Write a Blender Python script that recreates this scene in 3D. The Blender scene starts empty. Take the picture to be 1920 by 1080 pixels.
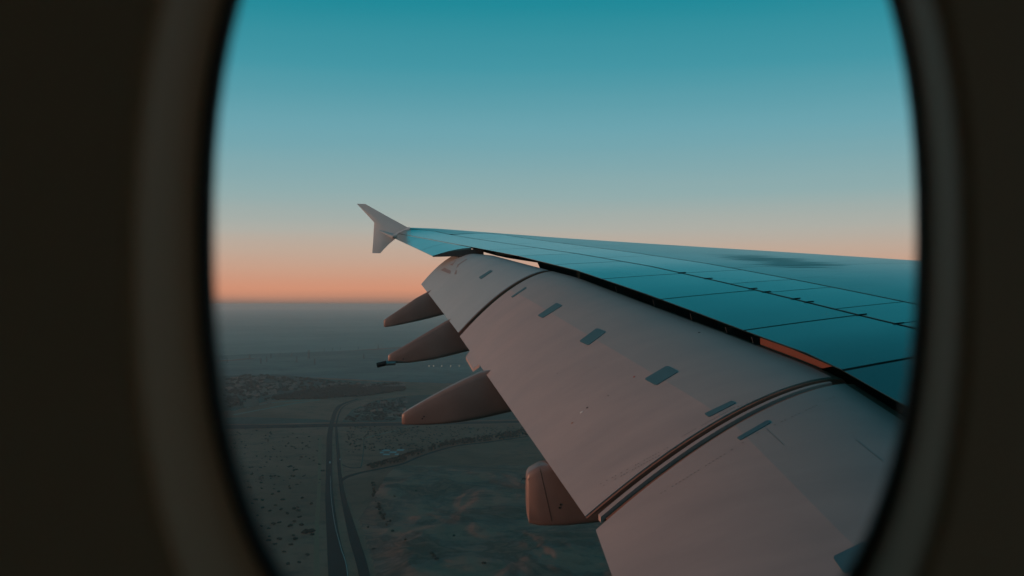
import bpy, math, random
import numpy as np
from mathutils import Vector, noise
from mathutils.bvhtree import BVHTree

random.seed(7)
SC = bpy.context.scene
COL = SC.collection

# ------------------------------------------------------------------ camera
FPX = 1920 * 35 / 36.0        # focal length in photo pixels
HY = 570.0                    # eye-level row of the photo
cd = bpy.data.cameras.new('camera')
cam = bpy.data.objects.new('camera', cd)
COL.objects.link(cam)
cam.location = (0, 0, 0)
cam.rotation_euler = (math.radians(90), 0, 0)      # looks along +Y (outboard)
cd.lens = 35; cd.sensor_width = 36
cd.shift_y = 30 / 1920
cd.clip_start = 0.01; cd.clip_end = 300000
cd.dof.use_dof = True
cd.dof.focus_distance = 24
cd.dof.aperture_fstop = 4.8
SC.camera = cam

# ------------------------------------------------------------------ sky and sun
SUN_AZ_LEFT = math.radians(97)     # sun stands aft of the wing, left of the view
SUN_EL = math.radians(2.0)
w = bpy.data.worlds.new('World'); SC.world = w; w.use_nodes = True
nt = w.node_tree; nt.nodes.clear()
def wn(t): return nt.nodes.new(t)
tc = wn('ShaderNodeTexCoord'); sep = wn('ShaderNodeSeparateXYZ')
nt.links.new(tc.outputs['Generated'], sep.inputs[0])
ramp = wn('ShaderNodeValToRGB'); cr = ramp.color_ramp
SKY = [  # sin(elevation), linear rgb: the graded dusk sky, the same all round
    (0.000, (.235, .165, .135)),
    (0.003, (.340, .195, .148)),
    (0.007, (.510, .245, .165)),
    (0.014, (.690, .300, .185)),
    (0.026, (.660, .325, .215)),
    (0.038, (.620, .365, .262)),
    (0.055, (.545, .415, .335)),
    (0.073, (.455, .445, .400)),
    (0.110, (.290, .430, .440)),
    (0.170, (.152, .385, .450)),
    (0.230, (.055, .315, .390)),
    (0.290, (.009, .258, .326)),
    (0.450, (.003, .145, .195)),
    (1.000, (.001, .062, .092)),
]
while len(cr.elements) > 1: cr.elements.remove(cr.elements[-1])
cr.elements[0].position = 0; cr.elements[0].color = (*SKY[0][1], 1)
for p, c in SKY[1:]:
    e = cr.elements.new(p); e.color = (*c, 1)
smp = wn('ShaderNodeMapping'); smp.inputs['Scale'].default_value = (1.6, 1.6, 34)
snz = wn('ShaderNodeTexNoise'); snz.inputs['Scale'].default_value = 1.0; snz.inputs['Detail'].default_value = 4
sma = wn('ShaderNodeMath'); sma.operation = 'MULTIPLY_ADD'; sma.inputs[1].default_value = .016
smb = wn('ShaderNodeMath'); smb.operation = 'SUBTRACT'; smb.inputs[1].default_value = .5
nt.links.new(tc.outputs['Generated'], smp.inputs[0]); nt.links.new(smp.outputs[0], snz.inputs['Vector'])
nt.links.new(snz.outputs['Fac'], smb.inputs[0]); nt.links.new(smb.outputs[0], sma.inputs[0]); nt.links.new(sep.outputs['Z'], sma.inputs[2])
nt.links.new(sma.outputs[0], ramp.inputs['Fac'])       # thin uneven haze layers
sky = wn('ShaderNodeTexSky'); sky.sky_type = 'NISHITA'; sky.sun_disc = False
sky.sun_elevation = SUN_EL; sky.sun_rotation = -SUN_AZ_LEFT
sky.dust_density = 3.0; sky.altitude = 365
bg1 = wn('ShaderNodeBackground'); bg1.inputs['Strength'].default_value = 1.0
bg2 = wn('ShaderNodeBackground'); bg2.inputs['Strength'].default_value = 0.012
add = wn('ShaderNodeAddShader'); out = wn('ShaderNodeOutputWorld')
nt.links.new(ramp.outputs[0], bg1.inputs['Color'])
nt.links.new(sky.outputs[0], bg2.inputs['Color'])
nt.links.new(bg1.outputs[0], add.inputs[0]); nt.links.new(bg2.outputs[0], add.inputs[1])
nt.links.new(add.outputs[0], out.inputs['Surface'])

sd = bpy.data.lights.new('sun', 'SUN')
sd.energy = 1.65; sd.angle = math.radians(4); sd.color = (1.0, .44, .27)
sun = bpy.data.objects.new('sun', sd); COL.objects.link(sun)
sdir = Vector((-math.sin(SUN_AZ_LEFT) * math.cos(SUN_EL), math.cos(SUN_AZ_LEFT) * math.cos(SUN_EL), math.sin(SUN_EL)))
sun.rotation_euler = sdir.to_track_quat('Z', 'Y').to_euler()
sun.location = (-40, 20, 30)

SC.view_settings.view_transform = 'Standard'
SC.view_settings.look = 'None'
SC.view_settings.exposure = 0.0
SC.view_settings.gamma = 1.0
SC.view_settings.use_curve_mapping = False
SC.cycles.use_denoising = True
SC.cycles.use_adaptive_sampling = True; SC.cycles.adaptive_threshold = .02
SC.cycles.max_bounces = 5; SC.cycles.diffuse_bounces = 3; SC.cycles.glossy_bounces = 3
SC.cycles.volume_bounces = 2
SC.cycles.transparent_max_bounces = 12

H = 365.0                     # height of the eye over the plain, metres

# ------------------------------------------------------------------ helpers
def P(px, py, Y):             # photo pixel at distance Y -> place in the world
    return Vector(((px - 960) / FPX * Y, Y, (HY - py) / FPX * Y))
def GP(px, py, up=0.0):       # photo pixel on the plain
    Y = H * FPX / (py - HY)
    return Vector(((px - 960) / FPX * Y, Y, -H + up))
def ip(x, xs, ys):
    return float(np.interp(x, xs, ys))
def tag(o, label=None, cat=None, group=None, kind=None):
    if label: o['label'] = label
    if cat: o['category'] = cat
    if group: o['group'] = group
    if kind: o['kind'] = kind
    return o
def mesh_obj(name, verts, faces, mat, parent=None, smooth=False, sharp=None):
    me = bpy.data.meshes.new(name)
    me.from_pydata([tuple(v) for v in verts], [], faces)
    me.validate(); me.update()
    if mat: me.materials.append(mat)
    if smooth:
        for p in me.polygons: p.use_smooth = True
        if sharp is not None:
            try: me.set_sharp_from_angle(angle=math.radians(sharp))
            except Exception: pass
    o = bpy.data.objects.new(name, me); COL.objects.link(o)
    if parent: o.parent = parent
    return o
def empty(name, loc=(0, 0, 0)):
    o = bpy.data.objects.new(name, None); COL.objects.link(o); o.location = loc
    o.empty_display_size = .5
    return o
class MB:
    def __init__(s): s.v = []; s.f = []
    def grid(s, rows, closed=False, flip=False):
        b = len(s.v); n = len(rows[0])
        for r in rows: s.v += [Vector(p) for p in r]
        for i in range(len(rows) - 1):
            for j in range(n if closed else n - 1):
                a = b + i * n + j; c = b + i * n + (j + 1) % n
                q = (a, c, c + n, a + n)
                s.f.append(q[::-1] if flip else q)
        return b
    def poly(s, pts):
        b = len(s.v); s.v += [Vector(p) for p in pts]; s.f.append(tuple(range(b, b + len(pts))))
    def box(s, c, d, rz=0):
        b = len(s.v); ca, sa = math.cos(rz), math.sin(rz)
        for z in (-.5, .5):
            for x, y in ((-.5, -.5), (.5, -.5), (.5, .5), (-.5, .5)):
                X, Y = x * d[0], y * d[1]
                s.v.append(Vector((c[0] + X * ca - Y * sa, c[1] + X * sa + Y * ca, c[2] + z * d[2])))
        for q in ((3, 2, 1, 0), (4, 5, 6, 7), (0, 1, 5, 4), (1, 2, 6, 5), (2, 3, 7, 6), (3, 0, 4, 7)):
            s.f.append(tuple(b + i for i in q))
    def tube(s, a, c, r0, r1=None, n=8, caps=True):
        r1 = r0 if r1 is None else r1
        a, c = Vector(a), Vector(c); d = (c - a).normalized()
        u = d.orthogonal().normalized(); vv = d.cross(u)
        rows = []
        for p, r in ((a, r0), (c, r1)):
            rows.append([p + (u * math.cos(t) + vv * math.sin(t)) * r for t in [2 * math.pi * k / n for k in range(n)]])
        b = s.grid(rows, closed=True)
        if caps:
            s.f.append(tuple(b + k for k in range(n - 1, -1, -1))); s.f.append(tuple(b + n + k for k in range(n)))
    def build(s, name, mat, parent=None, smooth=False, sharp=None):
        return mesh_obj(name, s.v, s.f, mat, parent, smooth, sharp)

def slab(rows, nrm, up, depth):
    """rows: grid of points on a surface, nrm: normals; a thin plate standing 'up' proud with edges 'depth' deep"""
    m = MB()
    top = [[p + n * up for p, n in zip(r, q)] for r, q in zip(rows, nrm)]
    m.grid(top)
    I, J = len(rows), len(rows[0])
    loop = [(i, 0) for i in range(I)] + [(I - 1, j) for j in range(1, J)] + [(i, J - 1) for i in range(I - 2, -1, -1)] + [(0, j) for j in range(J - 2, 0, -1)]
    t = [top[i][j] for i, j in loop]; b = [rows[i][j] + nrm[i][j] * (up - depth) for i, j in loop]
    m.grid([t, b], closed=True)
    return m

# ------------------------------------------------------------------ materials
def mat(name, col, rough=.5, metal=0.0, var=0.0, vscale=3.0, bump=0.0, bscale=40.0, spec=None, col2=None, coat=0.0, stretch=(1, 1, 1)):
    m = bpy.data.materials.new(name); m.use_nodes = True
    n = m.node_tree; b = n.nodes['Principled BSDF']
    b.inputs['Base Color'].default_value = (*col, 1)
    b.inputs['Roughness'].default_value = rough
    b.inputs['Metallic'].default_value = metal
    if spec is not None: b.inputs['Specular IOR Level'].default_value = spec
    if coat: b.inputs['Coat Weight'].default_value = coat; b.inputs['Coat Roughness'].default_value = .15
    t = n.nodes.new('ShaderNodeTexCoord')
    mp = n.nodes.new('ShaderNodeMapping'); mp.inputs['Scale'].default_value = stretch
    n.links.new(t.outputs['Object'], mp.inputs[0])
    if var > 0:
        nz = n.nodes.new('ShaderNodeTexNoise'); nz.inputs['Scale'].default_value = vscale; nz.inputs['Detail'].default_value = 5
        nz.inputs['Roughness'].default_value = .6
        n.links.new(mp.outputs[0], nz.inputs['Vector'])
        r = n.nodes.new('ShaderNodeValToRGB')
        c2 = col2 if col2 else tuple(max(0, c * (1 - var)) for c in col)
        r.color_ramp.elements[0].position = .3; r.color_ramp.elements[0].color = (*c2, 1)
        r.color_ramp.elements[1].position = .7; r.color_ramp.elements[1].color = (*col, 1)
        n.links.new(nz.outputs['Fac'], r.inputs['Fac']); n.links.new(r.outputs[0], b.inputs['Base Color'])
        mr = n.nodes.new('ShaderNodeMapRange'); mr.inputs['To Min'].default_value = rough - .06; mr.inputs['To Max'].default_value = min(1, rough + .08)
        n.links.new(nz.outputs['Fac'], mr.inputs['Value']); n.links.new(mr.outputs[0], b.inputs['Roughness'])
    if bump > 0:
        nb = n.nodes.new('ShaderNodeTexNoise'); nb.inputs['Scale'].default_value = bscale; nb.inputs['Detail'].default_value = 3
        n.links.new(mp.outputs[0], nb.inputs['Vector'])
        bp = n.nodes.new('ShaderNodeBump'); bp.inputs['Strength'].default_value = bump; bp.inputs['Distance'].default_value = .02
        n.links.new(nb.outputs['Fac'], bp.inputs['Height']); n.links.new(bp.outputs[0], b.inputs['Normal'])
    return m
M = {}
M['fence'] = mat('fence_pale_paint', (.62, .66, .68), .5, var=.06, vscale=1.5)
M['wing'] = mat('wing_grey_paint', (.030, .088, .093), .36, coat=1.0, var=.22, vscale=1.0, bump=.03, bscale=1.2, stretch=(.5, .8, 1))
M['seal'] = mat('dark_joint_sealant', (.013, .026, .028), 1.0, spec=0.0)
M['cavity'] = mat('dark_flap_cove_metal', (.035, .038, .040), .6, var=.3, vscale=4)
M['flap'] = mat('flap_grey_paint', (.45, .345, .320), .48, var=.16, vscale=1.4, bump=.05, bscale=1.6, stretch=(.35, 1.6, 1))
M['flapout'] = mat('outer_flap_skylit_grey', (.395, .435, .450), .50, var=.12, vscale=1.4, bump=.05, bscale=1.6, stretch=(.35, 1.6, 1))  # bluer copy of the flap grey, its extra sky light put into the colour
M['flapfore'] = mat('flap_nose_grey_paint', (.375, .330, .315), .45, var=.14, vscale=1.4, bump=.05, bscale=1.6, stretch=(.35, 1.6, 1))
M['flapedge'] = mat('flap_edge_seal', (.26, .115, .08), .8)
M['pad'] = mat('blue_grey_rub_pad', (.075, .165, .195), .6, var=.15, vscale=8)
M['fairing'] = mat('fairing_warm_grey_paint', (.29, .195, .172), .40, var=.22, vscale=2.2, bump=.02, bscale=5)
M['covelight'] = mat('painted_orange_light', (.155, .043, .021), .7, var=.1, vscale=3)  # warm light inside the gap, put into the base colour
M['black'] = mat('black_rubber', (.012, .013, .015), .6)
M['rivet'] = mat('rivet_metal', (.20, .165, .155), .5)
M['steel'] = mat('pipe_metal', (.30, .30, .30), .35, metal=.8)
M['lining'] = mat('cabin_lining_plastic', (.72, .46, .32), .55, bump=.04, bscale=600)
M['lip'] = mat('window_reveal_plastic', (.62, .35, .215), .65, bump=.03, bscale=600)
M['rubber'] = mat('window_seal_rubber', (.010, .014, .017), .55)
M['shell'] = mat('cabin_shell_beige', (.60, .46, .33), .6)
M['hull'] = mat('fuselage_white_paint', (.55, .55, .55), .4)

# ================================================================== THE WING
KT, AT = .2736, 6.03          # plan line of the fixed trailing edge: X = AT - KT*Y
CA, SA = math.cos(math.radians(15)), math.sin(math.radians(15))
def yT(px): return AT / ((px - 960) / FPX + KT)
T_PX = [(745, 437), (888, 463.5), (972, 479.6), (1080, 506), (1200, 546.5), (1300, 583), (1411, 625), (1549, 674.5), (1610, 712), (1703, 763), (1900, 872)]
_ty = np.array([yT(a) for a, b in T_PX]); _tz = np.array([(HY - b) / FPX * yT(a) for a, b in T_PX])
_o = np.argsort(_ty); _ty, _tz = _ty[_o], _tz[_o]
_ty = np.concatenate([[3.0], _ty]); _tz = np.concatenate([[_tz[0] - .235 * (_ty[1] - 3.0)], _tz])
def zT(s): return ip(s, _ty, _tz)
SIL = [(600, 420), (765, 426.7), (819, 428.5), (890, 434), (1040, 445.5), (1200, 456), (1440, 471), (1720, 489), (3500, 600)]
def ySil(px): return ip(px, [a for a, b in SIL], [b for a, b in SIL])
def dK(s): return ip(s, [3, 9, 14, 18, 25, 30, 34, 36.5, 37.5, 38], [11.5, 10, 8.5, 7.2, 5.2, 3.8, 2.6, 1.6, 1.0, .5])
def Tpt(s): return Vector((AT - KT * s, s, zT(s)))
def Kpt(s):
    t = Tpt(s); d = dK(s); x, y = t.x + d * CA, t.y + d * SA
    px = 960 + x / y * FPX
    return Vector((x, y, (HY - ySil(px)) / FPX * y))
def S(s, t):
    a, k = Tpt(s), Kpt(s); d = dK(s)
    x, y = a.x + d * t * CA, a.y + d * t * SA
    if t <= 1: z = a.z + (k.z - a.z) * (2 * t - t * t)
    else: z = k.z - d * .35 * .26 * ((t - 1) / .35) ** 2.2
    return Vector((x, y, z))
def Sn(s, t):
    e = 1e-3
    a = S(s + .02, t) - S(s - .02, t); b = S(s, t + e) - S(s, t - e)
    n = b.cross(a).normalized()
    return n if n.z > 0 else -n
# invert photo pixel -> (s, t) on the upper surface
_ss = np.linspace(7.5, 37.9, 500); _tt = np.linspace(0, .9, 150)
_gs, _gt, _gu, _gv = [], [], [], []
for s_ in _ss:
    for t_ in _tt:
        p = S(s_, t_); _gs.append(s_); _gt.append(t_); _gu.append(960 + p.x / p.y * FPX); _gv.append(HY - p.z / p.y * FPX)
_gs, _gt, _gu, _gv = map(np.array, (_gs, _gt, _gu, _gv))
def inv(px, py):
    i = int(np.argmin((_gu - px) ** 2 + 4 * (_gv - py) ** 2)); return float(_gs[i]), float(_gt[i])

wing = empty('airplane_wing', (4.5, 3.0, zT(3.0)))
tag(wing, 'long grey swept airplane wing with drooped flaps and raised tip fence', 'airplane wing')
bpy.context.view_layer.update()
WINV = wing.matrix_world.inverted()
def under(o, parent):         # keep world place when parented
    o.parent = parent
    o.matrix_parent_inverse = WINV if parent is wing else parent.matrix_world.inverted()
    return o
def wpart(m, name, material, parent=None, smooth=False, sharp=None):
    o = m.build(name, material, None, smooth, sharp)
    o.parent = parent or wing
    # every wing part keeps world coordinates in its mesh
    o.matrix_parent_inverse = WINV if (parent is None or parent is wing) else ID4
    return o
from mathutils import Matrix
ID4 = Matrix.Identity(4)

# --- wing box (dark core under the skin panels, rear spar, lower skin, nose)
stations = [3, 5, 7, 9, 10, 11, 12, 13, 14, 16, 18, 20, 21.7, 22.1, 23, 23.8, 24.2, 25.4, 26, 27, 28, 29, 30, 31, 32, 33, 34, 35, 36, 36.6, 37.2, 37.6, 38]
def web_depth(s):             # how far the rear spar hangs under the fixed trailing edge
    return ip(s, [3, 9, 11.5, 14, 17, 20.6, 21.7, 22.1, 23.8, 24.2, 25.5, 30, 38], [.75, .60, .50, .44, .40, .34, .30, .06, .09, .20, .20, .10, .04])
rows = []
for s in stations:
    r = []; d = dK(s)
    for t in np.linspace(0, 1, 13): r.append(S(s, t) - Sn(s, max(t, .01)) * .007)
    for t in (1.08, 1.17, 1.26, 1.32, 1.35): r.append(S(s, t) - Vector((0, 0, .007)))
    L = S(s, 1.35); a = Tpt(s); th = .30 * d * .26
    wd = web_depth(s)
    for q, (t, dz) in enumerate(((1.30, -.18), (1.1, -.35), (.8, -.42), (.5, -.36), (.3, -.22))):
        base = a.z + (L.z - a.z) * t / 1.35
        z = base - wd * max(0, 1 - t / .8) + dz * th * 1.6
        r.append(Vector((a.x + d * t * CA, a.y + d * t * SA, z)))
    tw = min(.14, .55 / d)
    xw = Vector((a.x + d * tw * CA, a.y + d * tw * SA, 0))
    r.append(Vector((xw.x, xw.y, a.z - wd)))
    r.append(Vector((xw.x, xw.y, S(s, tw).z - .05)))
    r.append(a - Vector((0, 0, .014)))
    rows.append(r)
m = MB(); b = m.grid(rows, closed=True)
n_ = len(rows[0]); m.f.append(tuple(range(b, b + n_))); m.f.append(tuple(b + (len(rows) - 1) * n_ + k for k in range(n_)))
wpart(m, 'wing_box', M['seal'], smooth=True, sharp=30)

# --- skin panels on the upper surface
h1 = [inv(*p) for p in ((973, 461), (1040, 470), (1200, 493.7), (1296, 511), (1369, 532), (1442, 548), (1556, 580), (1610, 592), (1712, 621))]
h2 = [inv(*p) for p in ((1090, 460), (1200, 476), (1318, 494.5), (1453, 517), (1566, 539.5), (1720, 569))]
def lin(h):                   # straight joint: distance from the trailing edge as a line in s
    h = [q for q in h if q[1] < .8]
    s = np.array([q[0] for q in h]); dd = np.array([q[1] * dK(q[0]) for q in h])
    return np.polyfit(s, dd, 1), s.min(), s.max()
p1, a1, b1 = lin(h1); p2, a2, b2 = lin(h2)
print('H1 dist', p1, 'H2 dist', p2, h1, h2)
def D1(s): return min(max(np.polyval(p1, s), .55), .5 * dK(s))
def D2(s): return min(max(np.polyval(p2, s), D1(s) + .5), .8 * dK(s))
GS, GC = .030, .024            # half widths of the spanwise and chordwise joints
def panel(s0, s1, da, db, name='skin_panel', material=None, ns=None, nq=5, up=0.0):
    """da, db: functions of s giving the distances from the trailing edge between which the panel lies"""
    ns = ns or max(3, int((s1 - s0) / .7) + 2)
    R, N = [], []
    for s in np.linspace(s0, s1, ns):
        x0, x1 = da(s), db(s); r, n = [], []
        for q in np.linspace(0, 1, nq):
            t = (x0 + (x1 - x0) * q) / dK(s)
            r.append(S(s, t)); n.append(Sn(s, max(t, .005)))
        R.append(r); N.append(n)
    o = wpart(slab(R, N, up, .006), name, material or M['wing'], smooth=True, sharp=30)
    return o
splitsA = [3.0, 5.4, 7.7, yT(1581), yT(1396), yT(1240), yT(1130), yT(1040), yT(972), yT(915)]
for i in range(len(splitsA) - 1):
    g = GC
    o = panel(splitsA[i] + g, splitsA[i + 1] - g, lambda s: 0.0, lambda s: D1(s) - GS, 'spoiler')
hB = [3.0, 6.0] + sorted(inv(*p)[0] for p in ((1670, 608), (1556, 580), (1442, 548), (1369, 532), (1296, 511))) + [20.2, 23.4, 26.6, 30, 33.2]
for i in range(len(hB) - 1):
    if hB[i + 1] - hB[i] < .25: continue
    panel(hB[i] + GC * .7, hB[i + 1] - GC * .7, lambda s: D1(s) + GS, lambda s: D2(s) - GS * .8)
M['skin'] = M['wing'].copy(); M['skin'].name = 'wing_skin_paint'
sn = M['skin'].node_tree; sb = sn.nodes['Principled BSDF']; src = sb.inputs['Base Color'].links[0].from_socket
_best = None
for s_ in np.linspace(10, 30, 120):
    for t_ in np.linspace(.2, 1, 120):
        p = S(s_, t_); e_ = (960 + p.x / p.y * FPX - 1450) ** 2 + 9 * (HY - p.z / p.y * FPX - 488) ** 2
        if _best is None or e_ < _best[0]: _best = (e_, p, s_, t_)
print('painted_reflection', _best)
STC = _best[1]  # centre of the dark cloud reflection painted into the skin colour
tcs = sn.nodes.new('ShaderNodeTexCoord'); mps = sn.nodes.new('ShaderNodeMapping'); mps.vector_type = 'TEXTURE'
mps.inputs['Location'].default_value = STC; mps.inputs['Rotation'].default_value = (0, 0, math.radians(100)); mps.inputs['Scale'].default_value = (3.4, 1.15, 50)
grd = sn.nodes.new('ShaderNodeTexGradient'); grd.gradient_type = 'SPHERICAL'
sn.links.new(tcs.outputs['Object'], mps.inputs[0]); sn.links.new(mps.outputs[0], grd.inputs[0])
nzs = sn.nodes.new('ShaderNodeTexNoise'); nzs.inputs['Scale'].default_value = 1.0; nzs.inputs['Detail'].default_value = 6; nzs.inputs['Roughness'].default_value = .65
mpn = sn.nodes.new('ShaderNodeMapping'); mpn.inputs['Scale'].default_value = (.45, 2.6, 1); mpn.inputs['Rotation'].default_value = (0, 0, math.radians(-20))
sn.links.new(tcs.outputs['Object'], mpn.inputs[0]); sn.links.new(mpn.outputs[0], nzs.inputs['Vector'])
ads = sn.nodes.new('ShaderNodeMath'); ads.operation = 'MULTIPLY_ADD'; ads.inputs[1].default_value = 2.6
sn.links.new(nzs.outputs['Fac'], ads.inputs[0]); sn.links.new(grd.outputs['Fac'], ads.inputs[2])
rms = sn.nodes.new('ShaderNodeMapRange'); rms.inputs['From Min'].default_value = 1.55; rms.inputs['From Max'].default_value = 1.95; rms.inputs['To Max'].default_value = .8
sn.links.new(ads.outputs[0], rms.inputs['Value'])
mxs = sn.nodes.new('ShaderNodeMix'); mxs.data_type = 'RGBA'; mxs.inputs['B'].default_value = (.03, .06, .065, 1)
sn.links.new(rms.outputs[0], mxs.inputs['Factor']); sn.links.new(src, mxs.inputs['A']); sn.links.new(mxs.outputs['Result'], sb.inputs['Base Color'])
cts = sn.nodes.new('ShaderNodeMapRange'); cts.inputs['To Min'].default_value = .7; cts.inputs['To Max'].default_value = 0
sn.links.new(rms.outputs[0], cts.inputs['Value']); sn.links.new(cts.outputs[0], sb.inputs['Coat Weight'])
mS = [3.0, 17.0, 24.5, 31.0, 38.0]
for i in range(len(mS) - 1):
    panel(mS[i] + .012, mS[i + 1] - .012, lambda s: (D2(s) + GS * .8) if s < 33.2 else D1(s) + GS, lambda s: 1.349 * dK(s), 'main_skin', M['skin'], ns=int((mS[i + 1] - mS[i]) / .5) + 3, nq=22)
# trailing strip outboard of the spoilers, ahead of the ailerons
panel(yT(915) + GC, 38, lambda s: 0.0, lambda s: D1(s) - GS * .7, 'aileron_shroud', ns=24)
panel(33.2 + GC, 38, lambda s: D1(s) + GS, lambda s: max(D1(s) + GS + .01, D1(s) + GS + .01), ns=6) if False else None

# --- ailerons: drooped slabs from the shroud back to the outer trailing edge
EA0, EA1 = P(811, 480, 25.75), P(740, 446.5, 38.0)
def Ea(s): return EA0.lerp(EA1, (s - 25.75) / 12.25)
for s0, s1 in ((25.75, 28.6), (28.6, 33.4), (33.4, 37.4), (37.4, 38)):
    m = MB(); R = []
    for s in np.linspace(s0 + .03, s1 - .02, 8):
        a = Tpt(s) + Vector((-.03, 0, -.012)); e = Ea(s); th = ip(s, [25.7, 38], [.17, .06])
        r = []
        for k in np.linspace(0, 1, 6):
            p = a.lerp(e, k); p.z += .035 * math.sin(math.pi * k) * (a - e).length; r.append(p)
        for k in np.linspace(1, 0, 6):
            p = a.lerp(e, k); p.z -= .012 + th * (1 - k) ** .9; r.append(p)
        R.append(r)
    b = m.grid(R, closed=True); n = len(R[0])
    m.f.append(tuple(range(b, b + n))); m.f.append(tuple(b + 7 * n + k for k in range(n)))
    wpart(m, 'aileron', M['wing'], smooth=True, sharp=30)
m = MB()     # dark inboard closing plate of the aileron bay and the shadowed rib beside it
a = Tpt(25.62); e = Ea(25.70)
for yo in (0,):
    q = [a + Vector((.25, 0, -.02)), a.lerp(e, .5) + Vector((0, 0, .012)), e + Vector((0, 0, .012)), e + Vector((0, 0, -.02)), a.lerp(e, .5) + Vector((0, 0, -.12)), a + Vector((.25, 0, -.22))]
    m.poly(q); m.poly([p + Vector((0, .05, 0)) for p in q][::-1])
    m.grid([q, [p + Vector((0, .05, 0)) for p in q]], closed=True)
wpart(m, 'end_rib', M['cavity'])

# --- tip fence
fence_px = [(669, 382), (685, 382.4), (725, 405), (765, 426.7), (752, 441), (741, 448), (729, 458), (720, 467), (713, 475), (698, 474.6), (700, 446), (701.5, 417)]
fence_px = [(a, b, 38.2 + (735 - a) * .0032) for a, b in fence_px]
out_ = [P(*q) for q in fence_px]
cen = P(722, 430, 38.2 + 13 * .0032)
m = MB(); n = len(out_)
b = len(m.v)
inn = [cen.lerp(p, .55) for p in out_]
for sgn in (-1, 1):
    base = len(m.v)
    m.v += [p.copy() for p in out_]; m.v += [p + Vector((0, sgn * .03, 0)) for p in inn]; m.v.append(cen + Vector((0, sgn * .034, 0)))
    for k in range(n):
        l = (k + 1) % n
        q = (base + k, base + l, base + n + l, base + n + k); t3 = (base + n + k, base + n + l, base + 2 * n)
        m.f.append(q if sgn < 0 else q[::-1]); m.f.append(t3 if sgn < 0 else t3[::-1])
fence = wpart(m, 'wingtip_fence', M['fence'], smooth=True, sharp=25)
m = MB()
a, c, e = P(768, 428.5, 38.0), P(738, 443.5, 37.95), P(711, 431.5, 38.0)
m.tube(P(770, 431, 37.95), P(738, 443.5, 37.92), .13, .10, 10); m.tube(P(738, 443.5, 37.92), P(711, 432, 37.98), .10, .015, 10)
wpart(m, 'fence_fillet', M['fence'], fence, smooth=True, sharp=40)

# --- flaps
G_PX = [(868, 473.5), (924, 479), (988, 496), (1080, 520), (1200, 566), (1356, 624), (1410, 645), (1509, 683), (1581, 717), (1680, 781), (1900, 925)]
_gy = np.array([yT(a) for a, b in G_PX]); _gz = np.array([(HY - b) / FPX * yT(a) for a, b in G_PX])
_o = np.argsort(_gy); _gy, _gz = _gy[_o], _gz[_o]
_gy = np.concatenate([[3.0], _gy]); _gz = np.concatenate([[_gz[0] - .25 * (_gy[1] - 3.0)], _gz])
def Gpt(s): return Vector((AT - KT * s, s, ip(s, _gy, _gz)))
def fprof(k): return max(k, 0.0) ** 1.62
class Flap:
    def __init__(f, s0, s1, e0, e1): f.s0, f.s1, f.e0, f.e1 = s0, s1, Vector(e0), Vector(e1)
    def E(f, s): return f.e0.lerp(f.e1, (s - f.s0) / (f.s1 - f.s0))
    def F(f, s, k):
        g, e = Gpt(s), f.E(s); p = g.lerp(e, k); p.z = g.z + (e.z - g.z) * fprof(k); return p
    def N(f, s, k):
        a = f.F(s + .03, k) - f.F(s - .03, k); kk = max(k, .02); b = f.F(s, kk + .004) - f.F(s, kk - .004)
        n = a.cross(b).normalized(); return n if n.z > 0 else -n
YO = 26.9
flapO = Flap(19.42, YO, P(859.5, 624, 18.9), P(789.4, 532.7, 26.3))
flapM = Flap(10.11, 19.22, P(1099, 970.5, 9.05), P(861.5, 630, 18.75))
flapI = Flap(3.0, 9.95, Vector((1.15, 2.6, -3.2)), P(1116, 991, 8.85))
flaps = []
for fl, nm in ((flapO, 'outer'), (flapM, 'middle'), (flapI, 'inner')):
    ss = np.linspace(fl.s0, fl.s1, 22); ks = np.linspace(0, 1, 17)
    R = []
    for s in ss:
        c = (Gpt(s) - fl.E(s)).length; f3 = Vector((CA, SA, 0))
        r = [fl.F(s, k) - fl.N(s, k) * .012 for k in ks]
        lo = [(fl.F(s, k) - fl.N(s, k) * (.016 + .085 * c * (1 - k) ** .9)) for k in ks[::-1]]
        g = Gpt(s)
        nose = [g + f3 * (.085 * c) + Vector((0, 0, -.10 * c)), g + f3 * (.075 * c) + Vector((0, 0, -.045 * c)), g + f3 * (.04 * c) + Vector((0, 0, -.022))]
        R.append(r + lo + nose)
    m = MB(); b = m.grid(R, closed=True); n = len(R[0])
    m.f.append(tuple(range(b, b + n))); m.f.append(tuple(b + (len(R) - 1) * n + k for k in range(n)))
    body = wpart(m, 'flap', M['flapedge'], smooth=True, sharp=35)
    body['label'] = {'outer': 'short outer flap nearest the wing tip', 'middle': 'long middle flap between two chordwise gaps', 'inner': 'inner flap nearest the fuselage'}[nm]
    # skin: nose zone that slides under the spoilers and the aft zone
    nsp = {'outer': 1, 'middle': 1, 'inner': 1}[nm]
    ed = .035
    for (k0, k1, mm, up) in ((0.0, .47, M['flapout'] if nm == 'outer' else M['flapfore'], 0.0), (.47, 1.0, M['flapout'] if nm == 'outer' else M['flap'], 0.0)):
        sa = np.linspace(fl.s0 + ed, fl.s1 - ed, 24); kq = np.linspace(k0, k1, 12)
        rows_ = [[fl.F(s, k) for k in kq] for s in sa]; nn = [[fl.N(s, k) for k in kq] for s in sa]
        wpart(slab(rows_, nn, up, .012), 'skin_panel', mm, body, smooth=True, sharp=30)
    # ray target for placing small things
    vs, fs = [], []
    K2 = np.linspace(0, 1, 60); S2 = np.linspace(fl.s0, fl.s1, 80)
    for s in S2: vs += [fl.F(s, k) for k in K2]
    for i in range(79):
        for j in range(59):
            q = i * 60 + j; fs.append((q, q + 1, q + 61, q + 60))
    fl.bvh = BVHTree.FromPolygons([tuple(v) for v in vs], fs); fl.body = body
    flaps.append(fl)
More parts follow.
